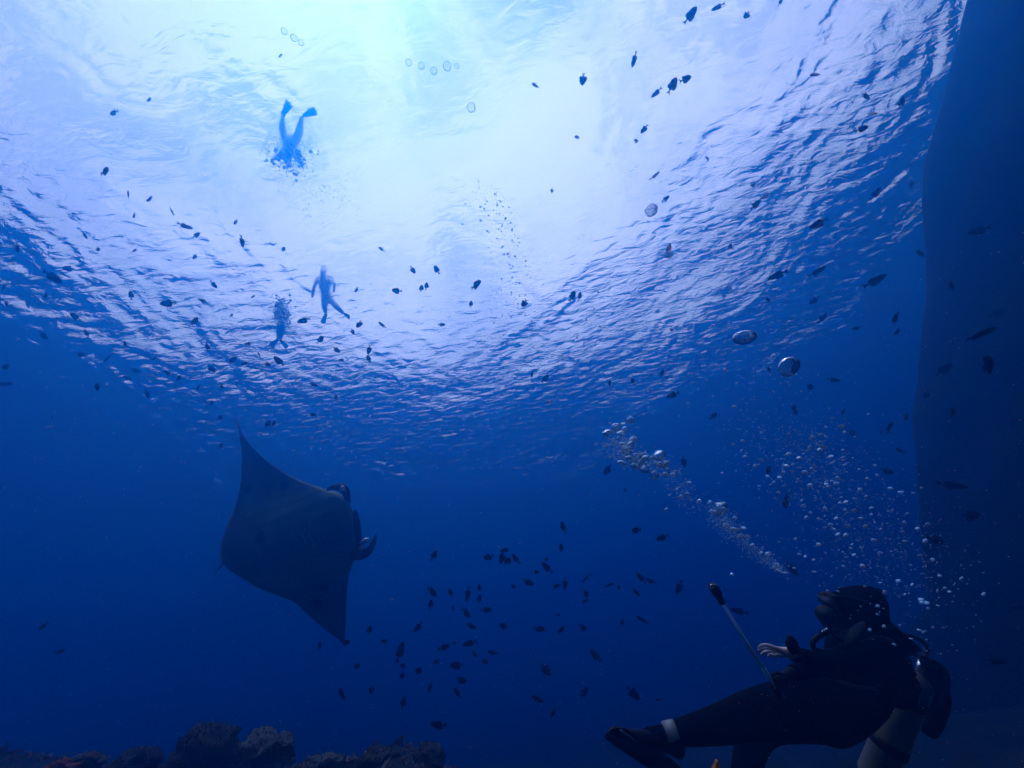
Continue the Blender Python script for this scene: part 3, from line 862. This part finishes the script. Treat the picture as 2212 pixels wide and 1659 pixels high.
Z3 = parse("148,580,18,0 114,598,30,-45 99,638,24,-25 8,620,18,40 14,656,22,-25 461,614,20,-45 283,638,17v 363,655,24,10 439,650,14,-30 547,640,9,60 420,694,19v 163,684,20,-40 188,720,20,-50 94,724,18,-60 500,682,15,-50 656,692,22,25 691,734,18,60 762,716,14,-60 776,700,18v 826,702,17,-40 954,701,16 857,628,22,-10 910,623,15v 921,618,15v 944,583,17,-60 892,583,14,-60 1028,615,28,48 1017,657,15v 1133,654,23,60 1236,640,20,60 1252,640,17v 770,626,13v 727,755,15,-50 797,755,19v 796,775,15v 737,778,15 270,743,18 233,773,20v 173,765,20,-10 335,773,16 292,800,13 347,796,13 362,806,13 387,816,17,35 275,816,14 210,835,28,-5 317,850,19v 457,796,18,-50 502,778,18v 527,785,12 560,766,17,-25 537,742,14 448,750,15v 577,787,17,-10 603,780,22,-60 427,837,17,-20 479,835,11v 457,870,15,30 475,902,14 639,821,13v 677,830,15,-20 727,858,15,-40 675,895,13 578,916,15v 591,915,13v 113,901,14 7,829,18,5 478,962,14 13,792,26,10")
Z4 = parse("1680,594,30,25 1765,587,28,40 1889,607,32,40 2053,615,38,20 1659,648,14v 1759,648,20,40 1776,687,22,55 1934,686,32,45 1936,717,28,0 1851,708,13 2118,721,48,25 2156,675,26,30 2038,798,30,50 2133,787,56,22 1801,820,20,-15 1750,835,20,-15 2000,854,22,10 1716,886,26,40 1821,889,22,-10 1542,898,22,35 1958,900,30,-10 2056,891,36,12 1921,923,28,-62 1903,932,18 1842,934,20,0 2188,912,32,30 1945,973,17,-30 1661,1015,26,-20 1477,997,22v 1699,1082,38,5 2056,1048,34,0 1916,1017,24,-20 1662,800,13v 1988,547,30,35 2114,497,38,15 1453,853,24,30 1430,805,14v 1367,823,16,-60 1317,827,15,-60 1177,818,20,50 1149,808,13v 1312,1014,26,40 1351,1058,12 2097,1113,36,0 2022,1166,36,-15 2102,1195,20,20 1597,1320,28,0 2205,1310,24 2150,1425,36,10 1905,1280,16,-50 1711,1228,26,-60")
Z5 = parse("1217,1139,22,-70 1374,1145,26,-10 1431,1161,24,20 1212,1183,14v 937,1200,22,60 1055,1203,24,30 1089,1190,24,70 1084,1204,22,75 1096,1212,22,60 1115,1207,22,-45 1180,1208,13v 1182,1226,26,-35 1160,1236,16,-45 1141,1257,24,-35 1110,1267,15,-60 1203,1266,20,-35 1220,1260,19v 1267,1248,22,35 1315,1265,24,50 1337,1268,12v 1385,1248,22,-45 1406,1255,20,-20 1374,1279,17,-45 1467,1269,26,50 934,1278,26,0 974,1281,19,-65 1010,1283,21v 1036,1269,17,50 1035,1293,13,60 930,1306,18v 978,1314,13v 1007,1323,22,-15 1051,1317,21,10 1265,1298,16,10 1266,1281,13v 1204,1328,16,-30 903,1354,19,40 1017,1352,22,0 1088,1352,18,-30 1165,1358,24,-20 1213,1359,19,35 1260,1356,22,-50 1344,1344,13v 1389,1340,24,-12 798,1361,14v 831,1385,15,10 747,1388,17,5 864,1408,28,78 959,1398,22,10 981,1389,13,60 1015,1389,28,20 1025,1412,15,-40 1064,1409,20,-20 1047,1429,18,60 943,1429,13 987,1437,26,5 904,1449,22,65 870,1439,19v 869,1458,17v 771,1439,22,55 997,1469,22,-35 988,1496,20,-40 1179,1446,22,-30 1287,1416,24,-35 1262,1495,22,10 1160,1510,26,15 1368,1497,26,-38 1422,1511,15v 1196,1538,15,30 947,1566,32,5 802,1490,19v 739,1499,26,0 871,1518,17v 929,1484,15v 690,1395,14v 128,1408,13 93,1353,12")

ORD = ['nearest', 'second nearest', 'third nearest', 'fourth nearest', 'fifth nearest', 'sixth nearest', 'seventh nearest', 'eighth nearest', 'ninth nearest', 'tenth nearest', 'eleventh nearest', 'twelfth nearest']
rf_ = random.Random(21)
n_fish = 0
def place_fish(lst, colour, zone, group, mark, mark_text, bands, LEN=.15, fit=None):
    """one fish for each entry; each is named by the band of the school it swims in and by its rank from a landmark"""
    global n_fish
    ys_ = sorted(lst, key=lambda f: f[1])
    per = math.ceil(len(ys_) / len(bands))
    for bi, bt in enumerate(bands):
        part = sorted(ys_[bi * per:(bi + 1) * per], key=lambda f: (f[0] - mark[0]) ** 2 + (f[1] - mark[1]) ** 2)
        for k, (px, py, ln, ang) in enumerate(part):
            d = F * LEN / ln * rf_.uniform(.9, 1.05)
            d = min(max(d, 2.2), 6.2 if lst is not Z5 else 4.2)
            side = rf_.random() < .62
            yaw = rf_.uniform(-35, 35) if side else rf_.choice([-1, 1]) * rf_.uniform(35, 50)
            if ang is None: ang = rf_.uniform(-50, 50)
            flip = rf_.random() < .5
            length = ln * (1.15 if colour == 'd' else .92) / F * d / math.cos(math.radians(yaw)) ** .5
            src = (FISH_Y if colour == 'y' else FISH)[rf_.randrange(3)]
            R = CR @ Matrix.Rotation(math.radians(ang + (180 if flip else 0)), 3, 'Z') @ Matrix.Rotation(math.radians(yaw), 3, 'Y') @ Matrix.Rotation(math.radians(-90 if not flip else 90), 3, 'X').inverted()
            if rf_.random() < .3: R = R @ Matrix.Rotation(math.radians(rf_.uniform(-55, 55)), 3, 'X')
            mt_ = Matrix.Translation(at(px, py, d)) @ R.to_4x4() @ Matrix.Scale(length, 4)
            o = bpy.data.objects.new('reef_fish', src[0]); col.objects.link(o); o.matrix_world = mt_
            for nm, me in zip(('tail_fin', 'back_fin', 'belly_fin'), src[1:]):
                c = bpy.data.objects.new(nm, me); col.objects.link(c); c.parent = o
            size = 'big' if ln >= 30 else ('tiny' if ln < 15 else 'small')
            tag(o, '%s %s fish %s, %s %s' % (size, zone, bt, ORD[k], mark_text), 'fish', group)
            n_fish += 1
place_fish(Z1, 'y', 'blue', 'yellow-rimmed fish below the bright side of the surface', (627, 306), 'the highest snorkeler', ['above the upright snorkelers', 'level with the upright snorkelers'])
place_fish(Z2, 'y', 'blue', 'blue fish below the rippled surface over the bubbles', (1608, 730), 'the largest air bubble', ['against the brightest surface', 'against the upper ripples', 'against the lower ripples'])
place_fish(Z3, 'd', 'dark', 'dark fish swimming between the manta and the surface', (513, 906), 'the manta\'s upper tip', ['beside the upright snorkelers', 'under the lowest snorkeler', 'along the fading surface', 'in the blue haze', 'in open water', 'just over the manta'])
place_fish(Z4, 'd', 'dark', 'dark fish by the air bubbles and the steep reef wall', (1608, 730), 'the largest air bubble', ['under the rippled surface', 'above the wide bubble cloud', 'behind the bubble cloud', 'in the dark near the reef wall', 'around the diver\'s head'], LEN=.17)
place_fish(Z5, 'd', 'dark', 'dark school of fish between the manta and the diver', (742, 1388), 'the manta\'s lower tip', ['at the school top', 'in the upper school', 'just above the school middle', 'just below the school middle', 'in the lower school', 'low in the school', 'below the school over the reef'])
lf = blob('floating_leaf', at(106, 922, 3.2), (.013, .004, .026), M['leaf'], None, rot=Matrix.Rotation(math.radians(12), 3, IMG_N) @ CR, sub=2, rough=.5)
tag(lf, 'pale scrap of leaf drifting alone in the blue water', 'leaf')

# ------------------------------------------------------------------ air bubbles
def bubble_mesh(seed, flat, mat=None):
    bm = bmesh.new(); bmesh.ops.create_icosphere(bm, subdivisions=3, radius=1)
    off = Vector((seed * 2.3, seed, 0))
    for v in bm.verts:
        n = v.co.copy()
        k = 1 + .10 * noise.noise(n * 1.3 + off)
        v.co = Vector((n.x * k, n.y * k, n.z * k * flat * (1.0 if n.z > 0 else .75)))
    me = bpy.data.meshes.new('air_bubble'); bm.to_mesh(me); bm.free()
    me.polygons.foreach_set('use_smooth', [True] * len(me.polygons))
    me.materials.append(mat or M['bubble'])
    return me
BM = [bubble_mesh(i, f) for i, f in enumerate((.46, .54, .68, .8, .92))]
BMF = [bubble_mesh(i, f, M['faintbubble']) for i, f in enumerate((.46, .54, .68, .8, .92))]
BMB = [bubble_mesh(i, f, M['bigbubble']) for i, f in enumerate((.46, .54, .68, .8, .92))]
def bubble(px, py, wpx, depth, label, mi=1, tilt=(0, 0), grp=None):
    o = bpy.data.objects.new('air_bubble', (BMF if depth > 5 else BMB if wpx >= 18 else BM)[mi]); col.objects.link(o)
    o.location = at(px, py, depth)
    r = wpx / 2 / F * depth
    o.scale = (r, r, r)
    o.rotation_euler = (tilt[0], tilt[1], rf_.uniform(0, 6.28))
    tag(o, label, 'bubble', grp)
    return o
G = 'big flattened air bubbles rising to the surface'
bubble(1608, 730, 48, 2.6, 'largest flattened silvery air bubble, upper one of the big pair', 1, (-.15, .35), G)
bubble(1705, 792, 46, 2.5, 'big flattened air bubble just below and beside the largest one', 1, (-.2, .5), G)
bubble(1407, 454, 28, 4.2, 'round silvery bubble high in the bright ripples', 2, (.1, .2), G)
bubble(1444, 549, 20, 4.0, 'small capped bubble touching a fish under the ripples', 1, (.1, .3), G)
bubble(1018, 232, 19, 6.0, 'faint lone bubble in the middle of the bright surface', 3, (0, .3), G)
bubble(1558, 1100, 34, 2.2, 'bright domed bubble at the top of the narrow lower trail', 2, (.2, .5), G)
bubble(1540, 1106, 15, 2.2, 'small bright bubble clinging to the domed one', 2, (.2, .5), G)
bubble(1424, 985, 28, 2.6, 'domed bubble standing out beside the upper trail', 3, (.2, .3), G)
bubble(1556, 1091, 22, 2.2, 'bright cap bubble riding on top of the domed one', 1, (.2, .5), G)
bubble(1392, 984, 18, 2.6, 'silvery cap bubble in the middle of the upper trail clump', 1, (.2, .3), G)
bubble(1331, 925, 24, 2.8, 'domed bubble at the very top of the upper trail', 3, (.1, .2), G)
bubble(1312, 936, 20, 2.8, 'rounded bubble beside the topmost dome of the trail', 3, (.1, .2), G)
for k, (px, py, w) in enumerate(((883, 135, 14), (910, 142, 14), (937, 153, 15), (966, 143, 18), (987, 143, 11), (614, 67, 13), (635, 82, 14), (650, 92, 12))):
    bubble(px, py, w, 7.4, ('faint round bubble under the bright surface, %s of the row of five from the snorkeler' if k < 5 else 'faint round bubble, %s of the three straight above the highest snorkeler') % (['first', 'second', 'third', 'fourth', 'fifth'][k] if k < 5 else ['uppermost', 'middle', 'lowest'][k - 5]), 4, (0, 0), 'faint bubbles under the bright surface')

def trail(pts, spread, n, wr, depth, label, grp, rnd, as_things=True, bright=0):
    out = []
    C = spline([Vector((x, y, 0)) for x, y in pts], 20)
    for k in range(n):
        t = rnd.random()
        c = C[min(int(t * (len(C) - 1)), len(C) - 1)]
        s = spread(t)
        px, py = c.x + rnd.gauss(0, s), c.y + rnd.gauss(0, s * .8)
        w = 1.1 * (wr[0] + (wr[1] - wr[0]) * rnd.random() ** 3.0)
        out.append((px, py, w, depth * rnd.uniform(.88, 1.14)))
    return out
rb_ = random.Random(3)
narrow = []
narrow += trail([(1335, 925), (1342, 950), (1335, 985)], lambda t: 15, 50, (3, 14), 2.7, '', '', rb_)
narrow += trail([(1350, 985), (1390, 1000), (1435, 1010)], lambda t: 15, 70, (3, 13), 2.6, '', '', rb_)
narrow += trail([(1430, 1010), (1465, 1060), (1500, 1095)], lambda t: 15, 40, (2.5, 8), 2.5, '', '', rb_)
narrow += trail([(1550, 1102), (1575, 1135), (1610, 1170), (1665, 1215), (1705, 1240)], lambda t: 14 - 6 * t, 70, (2.5, 8), 2.2, '', '', rb_)
wide = []
wide += trail([(1590, 870), (1620, 930), (1660, 1010), (1720, 1060)], lambda t: 46, 110, (2.5, 7.5), 2.9, '', '', rb_)
wide += trail([(1750, 960), (1780, 1010), (1800, 1080), (1850, 1150), (1900, 1220)], lambda t: 44 + 50 * t, 330, (2.5, 10), 2.6, '', '', rb_)
wide += trail([(1900, 1180), (2000, 1240), (2080, 1290)], lambda t: 55, 70, (2.5, 9), 2.3, '', '', rb_)
wide += trail([(1690, 800), (1740, 860)], lambda t: 30, 18, (2.5, 6), 2.7, '', '', rb_)
wide += trail([(1800, 1260), (1860, 1320), (1960, 1360), (2060, 1400)], lambda t: 34, 34, (3, 7), 1.9, '', '', rb_)
wide += [(x, y, w, 3.4) for x, y, w in ((1451, 712, 7), (1540, 703, 6), (1575, 700, 5), (1548, 790, 6), (1526, 822, 6), (1180, 866, 5), (1187, 868, 7), (1300, 890, 4), (1410, 893, 4), (847, 1295, 6), (763, 1275, 4), (1540, 856, 5))]
allb = [(b, 'narrow') for b in narrow] + [(b, 'wide') for b in wide]
allb.sort(key=lambda q: -q[0][2])
LB = {'narrow': ('tiny bright bubble in the narrow trail slanting up from the diver', 'bubbles of the narrow slanting trail'),
      'wide': ('tiny bright bubble in the wide scattered cloud above the diver', 'bubbles of the wide cloud above the diver')}
for (b, kd) in allb[:270]:
    bubble(b[0], b[1], b[2] * (1.45 if kd == 'narrow' else 1.05), b[3], LB[kd][0], rb_.randrange(5), (rb_.uniform(-.6, .6), rb_.uniform(-.6, .6)), LB[kd][1])
def cloud(name, lst, label, sub=1):
    src = bmesh.new(); bmesh.ops.create_icosphere(src, subdivisions=sub, radius=1)
    sv = np.array([v.co[:] for v in src.verts]); sf = np.array([[v.index for v in f.verts] for f in src.faces]); src.free()
    V, Fc = [], []
    for k, (px, py, w, d) in enumerate(lst):
        c = np.array(at(px, py, d)[:]); r = w / 2 / F * d
        V.append(sv * np.array([r, r, r * rb_.uniform(.45, .9)]) + c); Fc.append(sf + k * len(sv))
    o = link(name, from_arrays(name, np.concatenate(V), np.concatenate(Fc)), M['mist'])
    tag(o, label, 'bubbles', kind='stuff')
fine = [b for b, kd in allb[270:]]
fine += trail([(1600, 900), (1660, 990), (1760, 1040)], lambda t: 50, 260, (1.2, 3), 2.9, '', '', rb_)
fine += trail([(1740, 940), (1790, 1050), (1880, 1190), (1990, 1280)], lambda t: 44 + 50 * t, 2600, (1.2, 3.4), 2.7, '', '', rb_)
fine += trail([(1540, 1100), (1590, 1155), (1690, 1235)], lambda t: 17 - 9 * t, 1500, (1.2, 3.4), 2.2, '', '', rb_)
fine += trail([(1335, 940), (1350, 985), (1430, 1005), (1495, 1090)], lambda t: 15, 1300, (1.2, 3.6), 2.6, '', '', rb_)
cloud('bubble_cloud', fine, 'fine spray of air bubbles drifting up from the diver')
far = trail([(1050, 420), (1085, 500), (1110, 590), (1100, 690), (1120, 780)], lambda t: 26 + 14 * t, 420, (1.5, 5), 7.0, '', '', rb_)
far += trail([(1250, 690), (1300, 715)], lambda t: 34, 20, (2, 6), 5.0, '', '', rb_)
cloud('rising_bubbles', far, 'far column of tiny bubbles reaching the middle of the surface')
splash = trail([(606, 325), (622, 340), (640, 352)], lambda t: 20, 520, (2.5, 8), 9.6, '', '', rb_)
splash += trail([(640, 380), (690, 440), (740, 470)], lambda t: 40, 260, (1.2, 3), 9.2, '', '', rb_)
splash += trail([(606, 650), (606, 700)], lambda t: 12, 260, (2, 7), 9.0, '', '', rb_)
cloud('swimmer_bubbles', splash, 'small bubbles stirred up around the snorkelers')
# specks of plankton drifting in the water
pk = [(rb_.uniform(0, 2212), rb_.uniform(500, 1650), rb_.uniform(.9, 2.0), rb_.uniform(.8, 3.5)) for k in range(900)]
src = bmesh.new(); bmesh.ops.create_icosphere(src, subdivisions=1, radius=1)
sv = np.array([v.co[:] for v in src.verts]); sf = np.array([[v.index for v in f.verts] for f in src.faces]); src.free()
Vp, Fp = [], []
for k, (px, py, w, d) in enumerate(pk):
    Vp.append(sv * (w / 2 / F * d) + np.array(at(px, py, d)[:])); Fp.append(sf + k * len(sv))
po = link('plankton', from_arrays('plankton', np.concatenate(Vp), np.concatenate(Fp)), M['leaf'])
tag(po, 'fine pale specks of plankton drifting in the water', 'plankton', kind='stuff')
